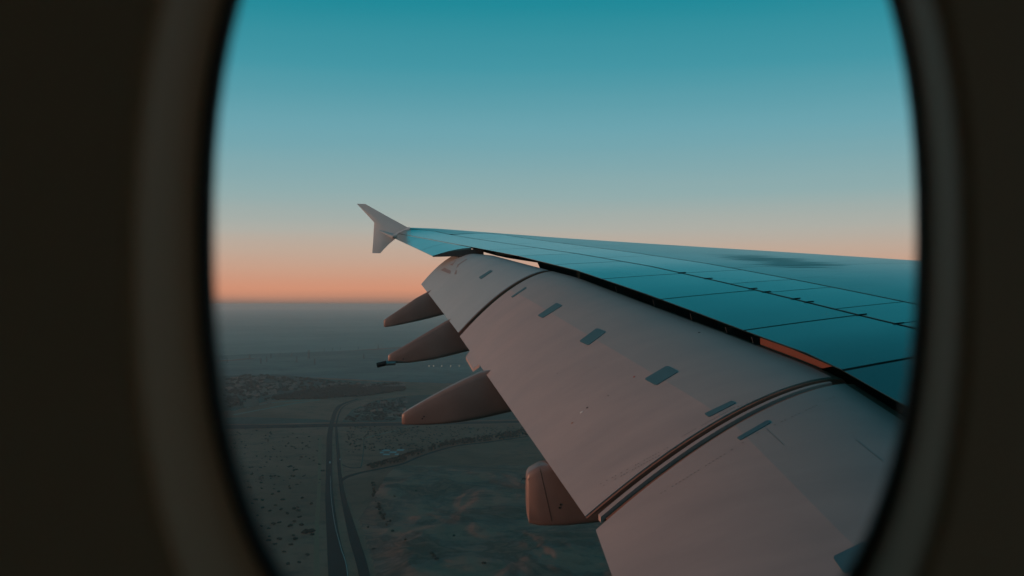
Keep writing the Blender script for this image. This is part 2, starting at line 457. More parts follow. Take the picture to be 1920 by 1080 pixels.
def hit(fl, px, py):
    d = P(px, py, 1).normalized()
    loc, nr, i, dist = fl.bvh.ray_cast(Vector((0, 0, 0)), d)
    if loc is None: return None, None
    return loc, (nr if nr.z > 0 else -nr)
# rub pads where the spoiler edges rest
pads = [(flapO, [(897.7, 520.2), (919.6, 506.3), (923.8, 508.8), (901.9, 523.8)]),
        (flapO, [(944.2, 545.2), (967.5, 529.2), (969.6, 530.4), (945.6, 547.3)]),
        (flapM, [(958, 556.7), (985.2, 538.3), (987.3, 540.4), (961.3, 558.1)]),
        (flapM, [(1008, 591.7), (1043.5, 568), (1054.6, 573.3), (1017.5, 596.7)]),
        (flapM, [(1086, 640), (1119, 615.5), (1136.5, 622.5), (1103, 648)]),
        (flapM, [(1208, 711), (1250.7, 686), (1272.3, 697.3), (1230, 723.3)]),
        (flapM, [(1320.7, 776), (1371.7, 751.7), (1379.3, 756.7), (1329, 782.7)]),
        (flapI, [(1381.4, 821.4), (1439, 788), (1445, 793), (1388, 826)]),
        (flapI, [(1561, 1044.7), (1621, 1015.4), (1648, 1045), (1583, 1076.8)])]
for fl, q in pads:
    R, N = [], []; ok = True
    A, B, C, D = [Vector((*p, 0)) for p in q]
    for i in range(9):
        u = (0, .05, .2, .35, .5, .65, .8, .95, 1)[i]; cut = .10 if i in (0, 8) else 0.0
        r, n = [], []
        for v in np.linspace(cut, 1 - cut, 4):
            p = A.lerp(B, u).lerp(D.lerp(C, u), v)
            l, nr = hit(fl, p.x, p.y)
            if l is None: ok = False; break
            r.append(l); n.append(nr)
        if not ok: break
        R.append(r); N.append(n)
    if ok: wpart(slab(R, N, .006, .012), 'rub_pad', M['pad'], fl.body)
    else: print('pad missed', q, [hit(fl, *p)[0] for p in q])
# sealing strip and floor in the gap between the middle and the inner flap
def gapcurve(f, k): return flapM.F(flapM.s0, k).lerp(flapI.F(flapI.s1, k), f)
m = MB(); R = [[gapcurve(f, k) + Vector((0, 0, -.016)) for k in np.linspace(.03, .965, 28)] for f in (.30, .56)]
m.grid(R)
for r in R: m.grid([r, [p - Vector((0, 0, .05)) for p in r]])
m.grid([[R[0][-1], R[1][-1]], [R[0][-1] - Vector((0, 0, .05)), R[1][-1] - Vector((0, 0, .05))]])
wpart(m, 'flap_gap_strip', M['flap'], smooth=True, sharp=30)
m = MB(); R = [[gapcurve(f, k) + Vector((0, 0, -.055)) for k in np.linspace(.03, .95, 28)] for f in (.02, .98)]
m.grid(R); wpart(m, 'flap_gap_floor', M['flapedge'], smooth=True)
# small tab on the trailing edge of the middle flap, in the plane of the flap
m = MB(); o0, o1, o2 = flapM.F(16.9, .999), flapM.F(15.6, .999), flapM.F(16.3, .9)
pn = (o1 - o0).cross(o2 - o0).normalized()
q = []
for a in ((881.5, 657), (873.5, 669), (887, 691.5), (899, 683)):
    d = P(*a, 1); q.append(d * (pn.dot(o0) / pn.dot(d)))
m.poly(q); m.poly([p + Vector((0, 0, -.05)) for p in q][::-1]); m.grid([q, [p + Vector((0, 0, -.05)) for p in q]], closed=True)
wpart(m, 'trailing_tab', M['flap'], flapM.body)
# rivet rows near the flap ends
def rivets(fl, ends, n, jitter=0.0):
    m = MB(); (x0, y0), (x1, y1) = ends
    for i in range(n):
        if random.random() < .18: continue
        l, nr = hit(fl, x0 + (x1 - x0) * i / (n - 1), y0 + (y1 - y0) * i / (n - 1))
        if l is None: continue
        u = nr.orthogonal().normalized(); v = nr.cross(u)
        m.poly([l + nr * .002 + (u * math.cos(a) + v * math.sin(a)) * .008 for a in [k * math.pi / 3 for k in range(6)]])
    if m.v:
        o = wpart(m, 'rivet_row', M['rivet'], fl.body); o['kind'] = 'stuff'
for e in (((1127, 907), (1262, 834)), ((1280, 818), (1380, 762)), ((1384, 762), (1520, 712)), ((1127, 913), (1262, 840))): rivets(flapM, e, 26)
for e in (((1240, 925), (1400, 826)), ((1420, 812), (1570, 742)),): rivets(flapI, e, 24)
# faint inspection joints on the flap skins
def joint(fl, pts, wdt=.008):
    m = MB()
    for (x0, y0), (x1, y1) in zip(pts[:-1], pts[1:]):
        L, Rr = [], []
        for k in range(9):
            l, nr = hit(fl, x0 + (x1 - x0) * k / 8, y0 + (y1 - y0) * k / 8)
            l2, _ = hit(fl, x0 + (x1 - x0) * (k + .5) / 8, y0 + (y1 - y0) * (k + .5) / 8)
            if l is None or l2 is None: continue
            sd_ = (l2 - l).cross(nr).normalized() * wdt
            L.append(l + nr * .0015 + sd_); Rr.append(l + nr * .0015 - sd_)
        if len(L) > 1: m.grid([L, Rr])
    if m.v: wpart(m, 'panel_joint', M['rivet'], fl.body)
joint(flapI, [(1605, 825), (1655, 865)], .003)
joint(flapI, [(1436, 803), (1470, 835)], .002)

# sunlit pattern painted as warm plates at the outer flap's outer end
M['sunpatch'] = mat('painted_sun_patch', (.30, .235, .22), .6, var=.1)
for tri in (((826, 506.5), (850.5, 493), (855, 488), (844, 514)), ((852, 514.5), (858, 496), (861, 495), (855.5, 514)), ((859, 495.5), (875, 485.5), (876, 486.5), (861, 496.5))):
    pts_ = [hit(flapO, *p) for p in tri]
    if any(p[0] is None for p in pts_): print('sun patch missed'); continue
    m = MB(); m.poly([l + n_ * .004 for l, n_ in pts_]); m.grid([[l + n_ * .004 for l, n_ in pts_], [l - n_ * .004 for l, n_ in pts_]], closed=True)
    wpart(m, 'sun_patch', M['sunpatch'], flapO.body)
# tiny paint marks on the middle flap
for px, py, rr, c in ((1090, 773, .022, (.7, .68, .66)), (1101, 764.5, .014, (.03, .03, .03)), (1073, 793, .014, (.35, .12, .05)), (1189, 706.5, .016, (.4, .08, .06)), (1311, 623.5, .018, (.03, .04, .04)), (1140, 742, .008, (.12, .1, .1)), (1045, 700, .008, (.12, .1, .1))):
    l, nr = hit(flapM, px, py)
    if l is None: continue
    u = nr.orthogonal().normalized(); v = nr.cross(u); m = MB()
    m.tube(l - nr * .004, l + nr * .003, rr, rr * .9, 9)
    wpart(m, 'paint_mark', mat('paint_mark', c, .6), flapM.body)
# --- flap cove: sheet with warm horizon light painted in as orange, and cove ribs
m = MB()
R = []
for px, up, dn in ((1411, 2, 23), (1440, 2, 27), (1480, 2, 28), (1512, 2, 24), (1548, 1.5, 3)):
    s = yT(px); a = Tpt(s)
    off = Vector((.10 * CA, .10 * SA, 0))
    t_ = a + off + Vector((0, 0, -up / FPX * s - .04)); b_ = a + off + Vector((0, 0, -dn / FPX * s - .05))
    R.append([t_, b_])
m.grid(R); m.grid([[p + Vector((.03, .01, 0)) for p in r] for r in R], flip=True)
wpart(m, 'cove_light_patch', M['covelight'])
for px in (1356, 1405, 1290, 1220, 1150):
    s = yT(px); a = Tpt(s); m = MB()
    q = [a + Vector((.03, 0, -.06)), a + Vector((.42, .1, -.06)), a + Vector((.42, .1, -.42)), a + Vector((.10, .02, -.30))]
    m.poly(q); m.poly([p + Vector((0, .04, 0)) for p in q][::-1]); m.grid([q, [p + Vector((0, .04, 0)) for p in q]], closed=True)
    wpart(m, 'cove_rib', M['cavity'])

# --- small hinge fittings along the spoiler hinge line
for px, py in ((1296, 510), (1340, 521), (1412, 541), (1442, 547), (1492, 559), (1516, 567), (1610, 591), (1672, 607)):
    s, t = inv(px, py); t = D1(s) / dK(s); m = MB()
    a = S(s, t); n = Sn(s, t); f3 = (S(s, t + .02) - a).normalized(); sp = f3.cross(n).normalized()
    q = [a - f3 * .03 + sp * .015, a + f3 * .11 + sp * .008, a + f3 * .11 - sp * .008, a - f3 * .03 - sp * .015]
    m.poly([p + n * .008 for p in q]); m.grid([[p + n * .008 for p in q], [p - n * .01 for p in q]], closed=True)
    wpart(m, 'hinge_fitting', M['seal'])

# --- flap track fairings
NF = 9.0
def roof(x, y):
    z = 99
    for fl in flaps:
        l = fl.bvh.ray_cast(Vector((x, y, 10)), Vector((0, 0, -1)))[0]
        if l: z = min(z, l.z)
    return z
def fairing(secs, seam=None, label=None):
    """secs: (X, Y, half width, ztop, zbot) from the aft end forward"""
    secs = [(X, Y, w_, min([zt] + [roof(X + dx, Y + dy * w_) - .03 for dy in (-.9, -.5, 0, .5, .9) for dx in (0, .05)]), zb) for X, Y, w_, zt, zb in secs]
    secs = [(X, Y, w_, zt, min(zb, zt - .15)) for X, Y, w_, zt, zb in secs]
    m = MB(); R = []
    for X, Y, hw, zt, zb in secs:
        r = []
        for k in range(24):
            a = 2 * math.pi * k / 24; c, s = math.cos(a), math.sin(a)
            e = 2 / NF
            cx = math.copysign(abs(c) ** e, c); cz = math.copysign(abs(s) ** e, s)
            taper = 1 - .16 * (cz < 0) * abs(cz)
            r.append(Vector((X, Y + hw * cx * taper, (zt + zb) / 2 + (zt - zb) / 2 * cz)))
        R.append(r)
    b = m.grid(R, closed=True); m.f.append(tuple(b + k for k in range(23, -1, -1))); m.f.append(tuple(b + (len(R) - 1) * 24 + k for k in range(24)))
    o = wpart(m, 'flap_track_fairing', M['fairing'], smooth=True, sharp=38)
    return o
def fsecs(Y, hw, aft, tops, bots, fwd):
    """aft: (px, ytop, ybot); tops/bots: photo points along the upper and lower outline"""
    tX = [((p[0] - 960) / FPX * Y) for p in tops]; tZ = [((HY - p[1]) / FPX * Y) for p in tops]
    bX = [((p[0] - 960) / FPX * (Y - hw)) for p in bots]; bZ = [((HY - p[1]) / FPX * (Y - hw)) for p in bots]
    X0 = min(tX[0], bX[0]); X1 = max(tX[-1], bX[-1])
    secs = []
    L = X1 - X0
    for i, q in enumerate((0, .012, .04, .12, .25, .4, .55, .7, .85, 1.0)):
        X = X0 + L * q
        zt = ip(X, tX, tZ) if X <= tX[-1] else tZ[-1] + (X - tX[-1]) * (tZ[-1] - tZ[-2]) / (tX[-1] - tX[-2]) * .8
        zb = ip(X, bX, bZ)
        wq = hw * (0.62 + .38 * min(1, q / .5) ** .7)
        sh = {0: .86, 1: .97}.get(i, 1.0)
        mid, hh = (zt + zb) / 2, (zt - zb) / 2
        secs.append((X, Y, wq * sh, mid + hh * sh, mid - hh * sh))
    X, _, wq, zt, zb = secs[-1]
    secs.append((X + fwd * .4, Y + .0, hw, zt - .05, zb + .12)); secs.append((X + fwd, Y + .05, hw * .6, zt - .12, zt - .35))
    return secs
f1 = fairing(fsecs(24.65, .20, None, [(720.5, 599.5), (750, 580), (779, 560), (800, 547)], [(725.5, 613.5), (745, 610), (790, 600.5), (831.5, 590)], 2.5))
f1['label'] = 'outermost flap track fairing, smallest of the four'
f2 = fairing(fsecs(20.5, .22, None, [(729, 664.5), (755, 650), (800, 623), (839, 600)], [(735, 682), (765, 681), (815, 674.5), (881, 658)], 2.5))
f2['label'] = 'second flap track fairing with a dark pipe at its tail'
f3_ = fairing(fsecs(15.5, .25, None, [(755, 774), (790, 753), (850, 720), (906, 694)], [(761, 798.5), (800, 798.5), (850, 795), (905, 786), (960, 773)], 2.5))
f3_['label'] = 'third flap track fairing with a pale upper edge'
secs4 = []
for X, zt, zb, hw in ((.150, -1.89, -2.16, .12), (.158, -1.84, -2.27, .155), (.185, -1.80, -2.37, .18), (.30, -1.735, -2.395, .20), (.42, -1.66, -2.395, .215), (.60, -1.55, -2.39, .23), (.80, -1.48, -2.37, .24), (1.4, -1.30, -2.30, .26), (2.4, -1.2, -2.1, .26), (3.6, -1.1, -1.5, .2)):
    secs4.append((X, 10.88, hw, zt, zb))
f4 = fairing(secs4); f4['label'] = 'blunt near fairing cut short with a vertical seam'
def on_fairing(fo, pts, rad, depth=.004):
    """small round fasteners set on the fairing side that the photo shows"""
    bv = BVHTree.FromPolygons([tuple(v.co) for v in fo.data.vertices], [tuple(p.vertices) for p in fo.data.polygons]); m = MB()
    for px, py in pts:
        l, nr, i, d = bv.ray_cast(Vector((0, 0, 0)), P(px, py, 1).normalized())
        if l is None: continue
        if nr.y > 0: nr = -nr
        m.tube(l - nr * .02, l + nr * depth, rad, rad * .8, 8)
    if m.v: wpart(m, 'fastener', M['seal'], fo)
    return bv
bv4 = on_fairing(f4, ((1051, 946), (1049, 952)), .013); on_fairing(f3_, ((795, 781), (792, 785)), .014); on_fairing(f2, ((756, 673),), .016)
m = MB(); L, R = [], []      # vertical seam of the near fairing
for k in range(15):
    f = k / 14; px, py = 1011 + 24 * f, 871 + 106 * f
    l, nr, i, d = bv4.ray_cast(Vector((0, 0, 0)), P(px, py, 1).normalized())
    if l is None: continue
    if nr.y > 0: nr = -nr
    L.append(l + nr * .002 + Vector((-.003, 0, 0))); R.append(l + nr * .002 + Vector((.003, 0, 0)))
m.grid([L, R]); wpart(m, 'seam', M['seal'], f4)
# vent pipe at the tail of the second fairing
m = MB(); m.tube(P(742, 680.5, 20.35), P(722, 681.5, 20.35), .045, .05, 12); wpart(m, 'pipe_stub', M['steel'], f2, smooth=True, sharp=40)
m = MB(); m.tube(P(725, 680.5, 20.35), P(707, 685, 20.35), .052, .052, 14); wpart(m, 'pipe_nozzle', M['black'], f2, smooth=True, sharp=40)
m = MB(); m.tube(P(986, 898, 10.7), P(979, 897, 10.7), .006, .002, 6); m.tube(P(981, 897, 10.7), P(977, 902, 10.7), .004, .002, 6); wpart(m, 'static_wick', M['black'], f4)

# ================================================================== CABIN AND WINDOW
YAW = math.radians(5.0)
def onplane(px, py, D):       # photo ray onto the cabin wall plane at depth D
    n = Vector((-math.sin(YAW), math.cos(YAW), 0)); d = P(px, py, 1)
    return d * (D / n.dot(d))
NR = 96
def sqang(k):                 # angles whose rays meet the corners of a square
    side, q = divmod(k, NR // 4); f = q / (NR // 4)
    c = [(1, -1), (1, 1), (-1, 1), (-1, -1), (1, -1)]
    x = c[side][0] + (c[side + 1][0] - c[side][0]) * f; y = c[side][1] + (c[side + 1][1] - c[side][1]) * f
    return x, y
def ring(cx, cy, a, b_, D, n=2.35):
    r = []
    for k in range(NR):
        x, y = sqang(k); q = (abs(x) ** n + abs(y) ** n) ** (-1 / n)
        r.append(onplane(cx + a * x * q, cy + b_ * y * q, D))
    return r
win = empty('cabin_window', onplane(1060, 440, .40))
tag(win, 'rounded airplane cabin window with black rubber seal framing the wing', 'window')
bpy.context.view_layer.update()
WW = win.matrix_world.inverted()
def winpart(m, name, material, smooth=True, sharp=50):
    o = m.build(name, material, None, smooth, sharp); o.parent = win; o.matrix_parent_inverse = WW; return o
m = MB()
m.grid([ring(1059, 440, 657, 925, .425), ring(1059, 440, 657, 925, .408), ring(1058, 442, 665, 933, .402), ring(1055, 445, 676, 946, .400), ring(1053, 447, 684, 956, .404)], closed=True)
winpart(m, 'rubber_seal', M['rubber'])
m = MB()
m.grid([ring(1053, 447, 683, 956, .403), ring(1047, 455, 708, 990, .390), ring(1036, 474, 745, 1054, .366), ring(1033, 480, 757, 1075, .357), ring(1032, 482, 765, 1086, .352), ring(1031, 483, 778, 1102, .3485), ring(1030, 484, 800, 1128, .3475)], closed=True)
winpart(m, 'reveal', M['lip'])
m = MB(); rr = ring(1060, 440, 690, 960, .418); m.v = [p for p in rr]; m.f.append(tuple(range(NR)))
rr2 = ring(1060, 440, 690, 960, .424); b = len(m.v); m.v += rr2; m.f.append(tuple(b + k for k in range(NR - 1, -1, -1)))
for k in range(NR): m.f.append((k, (k + 1) % NR, b + (k + 1) % NR, b + k))
gm = bpy.data.materials.new('window_glass'); gm.use_nodes = True; gn = gm.node_tree; gn.nodes.clear()
go = gn.nodes.new('ShaderNodeOutputMaterial'); mx = gn.nodes.new('ShaderNodeMixShader'); tr = gn.nodes.new('ShaderNodeBsdfTransparent'); gl = gn.nodes.new('ShaderNodeBsdfGlossy'); fr = gn.nodes.new('ShaderNodeFresnel')
fr.inputs['IOR'].default_value = 1.35; tr.inputs['Color'].default_value = (.985, .99, .99, 1); gl.inputs['Roughness'].default_value = .02
gn.links.new(fr.outputs[0], mx.inputs[0]); gn.links.new(tr.outputs[0], mx.inputs[1]); gn.links.new(gl.outputs[0], mx.inputs[2]); gn.links.new(mx.outputs[0], go.inputs['Surface'])
winpart(m, 'pane', gm, smooth=False)

# cabin wall lining: upper and lower panels that meet at a joint level with the window's upper third
wall = empty('cabin_wall', onplane(960, 570, .36)); wall['kind'] = 'structure'
wall['label'] = 'dark beige cabin side wall lining around the window'
bpy.context.view_layer.update(); WL = wall.matrix_world.inverted()
def wallpart(m, name, material, smooth=True, sharp=40):
    o = m.build(name, material, None, smooth, sharp); o.parent = wall; o.matrix_parent_inverse = WL; return o
inner = ring(1030, 484, 799, 1127, .3478)
outer = []
for k in range(NR):
    x, y = sqang(k); p = onplane(960, 570, .3475)
    outer.append(Vector((x * 1.1 * math.cos(YAW), .349 + x * 1.1 * math.sin(YAW), -y * 1.1)))
mid = [a.lerp(b_, .25) for a, b_ in zip(inner, outer)]
m = MB(); m.grid([inner, mid, outer], closed=True)
wallpart(m, 'lining_panel', M['lining'], smooth=False)
# fuselage shell around the cabin
CY, CZ, RH = -3.06, -.4, 3.57
def hullY(z, R=RH): return CY + math.sqrt(max(0, R * R - (z - CZ) ** 2))
m = MB()
hin = ring(1060, 440, 712, 985, .432); hout = []
for k in range(NR):
    x, y = sqang(k); hout.append(Vector((x * 1.1, hullY(-y * 1.1), -y * 1.1)))
hm = [a.lerp(b_, .12) for a, b_ in zip(hin, hout)]
for p in hm: p.y = hullY(p.z)
m.grid([hin, hm, hout], closed=True)
xs = [-13, -9, -6, -3.5, -1.1, 1.1, 3.5, 6, 8]
aup = math.atan2(1.1 - CZ, hullY(1.1) - CY); adn = math.atan2(-1.1 - CZ, hullY(-1.1) - CY)
angs = [adn, aup] + [aup + (2 * math.pi - (aup - adn)) * k / 30 for k in range(1, 30)]
def cyl(x, a): return Vector((x, CY + RH * math.cos(a), CZ + RH * math.sin(a)))
for i in range(len(xs) - 1):
    for j in range(len(angs)):
        if j == 0:
            if xs[i] == -1.1: continue
            zz = np.linspace(-1.1, 1.1, 9)
            for q in range(8):
                m.poly([Vector((xs[i], hullY(zz[q]), zz[q])), Vector((xs[i + 1], hullY(zz[q]), zz[q])), Vector((xs[i + 1], hullY(zz[q + 1]), zz[q + 1])), Vector((xs[i], hullY(zz[q + 1]), zz[q + 1]))])
            continue
        a0, a1_ = angs[j], angs[(j + 1) % len(angs)]
        m.poly([cyl(xs[i], a0), cyl(xs[i + 1], a0), cyl(xs[i + 1], a1_), cyl(xs[i], a1_)])
m.poly([cyl(-13, a) for a in [2 * math.pi * k / 48 for k in range(48)]])
wallpart(m, 'fuselage_skin', M['hull'], smooth=False)
m = MB(); na = 40         # inner cabin shell: sidewall lining, ceiling and floor around the seats
ia = [adn - .02 - (2 * math.pi - (aup - adn) - .04) * k / na for k in range(na + 1)]
m.grid([[Vector((x, CY + 3.44 * math.cos(a), CZ + 3.44 * math.sin(a))) for a in ia] for x in (-12.9, -8, -4, 0, 4, 7.95)])
wallpart(m, 'cabin_shell', M['shell'], smooth=False)

# ================================================================== THE PLAIN
def ground_mat(name, c1, c2, c3, s1, s2, rough=.95):
    m = bpy.data.materials.new(name); m.use_nodes = True; n = m.node_tree; b = n.nodes['Principled BSDF']
    b.inputs['Roughness'].default_value = rough; b.inputs['Specular IOR Level'].default_value = .1
    t = n.nodes.new('ShaderNodeTexCoord')
    a1 = n.nodes.new('ShaderNodeTexNoise'); a1.inputs['Scale'].default_value = s1; a1.inputs['Detail'].default_value = 8; a1.inputs['Roughness'].default_value = .62; a1.inputs['Distortion'].default_value = .8
    a2 = n.nodes.new('ShaderNodeTexNoise'); a2.inputs['Scale'].default_value = s2; a2.inputs['Detail'].default_value = 6; a2.inputs['Roughness'].default_value = .7
    for q in (a1, a2): n.links.new(t.outputs['Object'], q.inputs['Vector'])
    r1 = n.nodes.new('ShaderNodeValToRGB'); r1.color_ramp.elements[0].position = .38; r1.color_ramp.elements[1].position = .62
    r1.color_ramp.elements[0].color = (*c1, 1); r1.color_ramp.elements[1].color = (*c2, 1)
    n.links.new(a1.outputs['Fac'], r1.inputs['Fac'])
    r2 = n.nodes.new('ShaderNodeValToRGB'); r2.color_ramp.elements[0].position = .50; r2.color_ramp.elements[1].position = .68
    r2.color_ramp.elements[0].color = (0, 0, 0, 1); r2.color_ramp.elements[1].color = (.75, .75, .75, 1)
    n.links.new(a2.outputs['Fac'], r2.inputs['Fac'])
    mx = n.nodes.new('ShaderNodeMix'); mx.data_type = 'RGBA'
    n.links.new(r2.outputs[0], mx.inputs['Factor']); n.links.new(r1.outputs[0], mx.inputs['A']); mx.inputs['B'].default_value = (*c3, 1)
    n.links.new(mx.outputs['Result'], b.inputs['Base Color'])
    return m
M['ground'] = ground_mat('desert_plain', (.26, .098, .066), (.43, .152, .104), (.13, .066, .052), .0024, .016)
M['pit'] = ground_mat('quarried_sand', (.17, .085, .064), (.42, .17, .122), (.13, .074, .060), .0065, .022)
for nd in M['pit'].node_tree.nodes:
    if nd.type == 'VALTORGB' and nd.color_ramp.elements[1].color[0] > .2 and nd.color_ramp.elements[1].color[0] < .5:
        for pos, c in ((.44, (.31, .135, .098)), (.47, (.15, .08, .062)), (.52, (.25, .135, .11)), (.56, (.38, .155, .112))):
            e = nd.color_ramp.elements.new(pos); e.color = (*c, 1)
M['field'] = ground_mat('scrub_field', (.045, .070, .064), (.105, .110, .092), (.025, .045, .042), .008, .04)
M['asphalt'] = mat('asphalt', (.008, .024, .028), .9, var=.25, vscale=.02, spec=.1)
M['sandroad'] = mat('pale_track', (.27, .22, .18), .95, spec=.1)
M['median'] = mat('sand_median', (.34, .15, .095), .95, spec=.1)
M['barrier'] = mat('concrete_barrier', (.45, .42, .40), .8)
M['leaf'] = mat('scrub_leaves', (.020, .036, .030), .9, var=.4, vscale=.6, spec=.1)
M['tree'] = mat('tree_leaves', (.018, .038, .034), .9, var=.4, vscale=.3, spec=.1)
M['house'] = mat('pale_render', (.22, .19, .17), .9, var=.2, vscale=.05)
M['roof'] = mat('flat_roof', (.24, .21, .19), .9)
M['water'] = mat('pond_water', (.06, .16, .20), .45, spec=.4)
M['lattice'] = mat('pylon_steel', (.05, .055, .06), .6)
M['white'] = mat('white_body', (.7, .7, .7), .4)
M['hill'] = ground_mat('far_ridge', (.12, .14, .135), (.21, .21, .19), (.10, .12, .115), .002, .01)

gx = [-38000, -12000, -5000, -2000, -700, 700, 2000, 5000, 12000, 38000]; gyy = [-18000, -4000, 0, 900, 2000, 4000, 8000, 16000, 32000, 64000]
m = MB(); m.grid([[Vector((x, y, -H)) for x in gx] for y in gyy], flip=True)
g = m.build('ground', M['ground']); tag(g, 'flat brown desert plain fading into haze', kind='structure')

def ribbon(name, L, R, material, up, kind='structure', label=None, parent=None, n=8):
    """a sheet on the plain between two photo outlines of equal length"""
    m = MB(); a, b = [], []
    def cr(pts):
        o = []
        for i in range(len(pts) - 1):
            for k in range(n):
                t = k / n
                p0, p1, p2, p3 = [Vector((*pts[min(max(j, 0), len(pts) - 1)], 0)) for j in (i - 1, i, i + 1, i + 2)]
                o.append(.5 * ((2 * p1) + (p2 - p0) * t + (2 * p0 - 5 * p1 + 4 * p2 - p3) * t * t + (3 * p1 - p0 - 3 * p2 + p3) * t ** 3))
        o.append(Vector((*pts[-1], 0))); return o
    a = [GP(p.x, p.y, up) for p in cr(L)]; b = [GP(p.x, p.y, up) for p in cr(R)]
    m.grid([a, b]); o = m.build(name, material, parent)
    if parent is None: o['kind'] = kind
    if label: o['label'] = label
    return o
# highway: sandy shoulder corridor, two carriageways, median and barrier
hw = ribbon('highway', [(628, 1250), (616, 1080), (613, 1012), (610, 938), (611, 893), (612, 849), (613, 819), (619, 790), (632, 762), (668, 748)],
            [(672, 1250), (654, 1080), (638, 1012), (626, 938), (623, 893), (623, 849), (623, 819), (627, 790), (640, 762), (676, 748)], M['asphalt'], .30)
hw2 = ribbon('highway_carriageway', [(702, 1250), (673, 1080), (655, 1012), (640, 938), (634, 893), (631, 849), (629, 819), (630, 790), (643, 762), (680, 748)],
             [(730, 1250), (694, 1080), (674, 1012), (650, 938), (641, 893), (637, 849), (634, 819), (633.5, 790), (646, 762), (683, 748)], M['asphalt'], .30)
rb = ribbon('road_barrier', [(666, 1250), (651.5, 1080), (639, 1030), (627.6, 985), (621, 938), (619, 893)], [(667.2, 1250), (652.7, 1080), (640.1, 1030), (628.5, 985), (621.7, 938), (619.5, 893)], M['barrier'], 1.1)
ribbon('crossing_road', [(-300, 818), (395, 805), (500, 803), (620, 800.5), (700, 799), (800, 797), (1000, 792)], [(-300, 808), (395, 797), (500, 796.5), (620, 794.5), (700, 793.5), (800, 792), (1000, 788)], M['asphalt'], .2)
ribbon('branch_road', [(640, 905), (652, 896), (680, 887), (722, 878.5), (757, 870.5), (792, 856), (852, 838), (911, 830.5), (990, 819)],
       [(640, 898), (650, 892), (678, 884.5), (720, 876.5), (754, 868.5), (789, 854), (850, 836.5), (910, 829), (990, 817.5)], M['asphalt'], .2)
ribbon('side_track', [(641, 872), (658, 878), (676, 877.5)], [(641, 870.5), (658, 876.5), (676, 876)], M['asphalt'], .15)
ribbon('spur_track', [(675, 877), (678, 866), (680.5, 846), (682, 823)], [(677.5, 877), (680, 866), (682, 846), (683.2, 823)], M['field'], .15)
ribbon('pale_road', [(438, 779), (500, 767), (560, 756), (600, 751)], [(438, 776.8), (500, 765.2), (560, 754.4), (600, 749.8)], M['sandroad'], .2)
ribbon('pale_street', [(462, 766), (500, 757), (560, 751.6), (600, 749.4)], [(462, 764.6), (500, 755.6), (560, 750.4), (600, 748.4)], M['sandroad'], .25)
ribbon('compound_track', [(664, 775.8), (700, 779.6), (760, 784)], [(664, 774.2), (700, 778), (760, 782.4)], M['sandroad'], .2)
ribbon('farm_track', [(668, 826), (700, 818), (740, 808), (775, 798)], [(668, 824.8), (700, 816.8), (740, 807), (775, 797.2)], M['sandroad'], .2)
ribbon('verge_track', [(588, 1080), (589, 1000), (594, 930), (596, 880), (597, 820)], [(600, 1080), (598, 1000), (601, 930), (602, 880), (602, 820)], M['median'], .12)
def patch(name, pts, material, up, label=None):
    m = MB(); m.poly([GP(*p, up) for p in pts]); o = m.build(name, material); tag(o, label, kind='structure'); return o
patch('scrub_field', [(640, 792), (660, 768), (700, 752), (760, 742), (900, 735), (1000, 760), (1000, 786), (760, 791)], M['field'], .05)
patch('dark_field', [(-200, 800), (-200, 786), (395, 784), (470, 782), (600, 786), (640, 791), (500, 795)], M['field'], .05)
patch('town_ground', [(240, 768), (200, 716), (440, 704), (520, 702), (620, 712), (760, 718), (760, 727), (600, 732), (500, 752), (440, 770)], M['field'], .05)

M['flat'] = ground_mat('painted_haze', (.26, .26, .235), (.38, .35, .31), (.19, .20, .185), .00030, .0016)  # ground made pale so its colour carries the brightness of far haze
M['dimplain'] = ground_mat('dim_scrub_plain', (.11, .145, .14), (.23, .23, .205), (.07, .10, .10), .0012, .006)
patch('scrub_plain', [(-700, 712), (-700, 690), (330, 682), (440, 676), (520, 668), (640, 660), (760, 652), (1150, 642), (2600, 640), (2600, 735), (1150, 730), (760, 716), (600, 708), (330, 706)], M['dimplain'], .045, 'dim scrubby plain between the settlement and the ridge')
patch('haze_sheet', [(-700, 688), (330, 680), (440, 674), (520, 666), (640, 658), (760, 650), (1150, 640), (2600, 638), (2600, 583), (-700, 583)], M['flat'], .06, 'pale ground sheet with haze brightness painted in beyond the ridge')
# quarried land right of the highway: a sheet of uneven ground
def roadX(Y):
    return ip(Y, [1000, 1335, 1545, 1850, 2110, 2450], [((730 - 960) / FPX) * 1000, ((694 - 960) / FPX) * 1335, ((674 - 960) / FPX) * 1545, ((650 - 960) / FPX) * 1850, ((641 - 960) / FPX) * 2110, ((637 - 960) / FPX) * 2450])
def sm(a, b, x): x = min(1, max(0, (x - a) / (b - a))); return x * x * (3 - 2 * x)
def relief(x, y):
    p = Vector((x / 210, y / 330, 3.3))
    wv = noise.noise_vector(p * 1.6) * .45
    a = noise.fractal(p + wv, .9, 2.1, 5)
    q = (a + 1.5) * 3.0; fl_ = math.floor(q); ter = (fl_ + sm(.80, 1, q - fl_)) / 3.0
    return ter * 9 + noise.fractal(p * 9, 1, 2, 4) * .9
xsr = np.arange(-260, 560, 6.5); ysr = np.concatenate([np.arange(1050, 1700, 8), np.arange(1700, 2260, 11)])
R = []
for y in ysr:
    r = []
    for x in xsr:
        k = sm(8, 90, x - roadX(y)) * sm(2255, 2050, y + .0 * x) * sm(555, 440, x) * sm(1050, 1120, y)
        r.append(Vector((x, y, -H + .08 + k * max(.05, relief(x, y) - 8))) if k > 0 else Vector((x, y, -H - .5)))
    R.append(r)
for r in R:
    for p in r:
        if p.z > -H + .08: p.z = -H + .08 + (p.z + H - .08)
m = MB(); m.grid(R, flip=True)
q = m.build('terrain', M['pit'], smooth=True); tag(q, 'dug over uneven quarry land right of the highway', kind='structure')
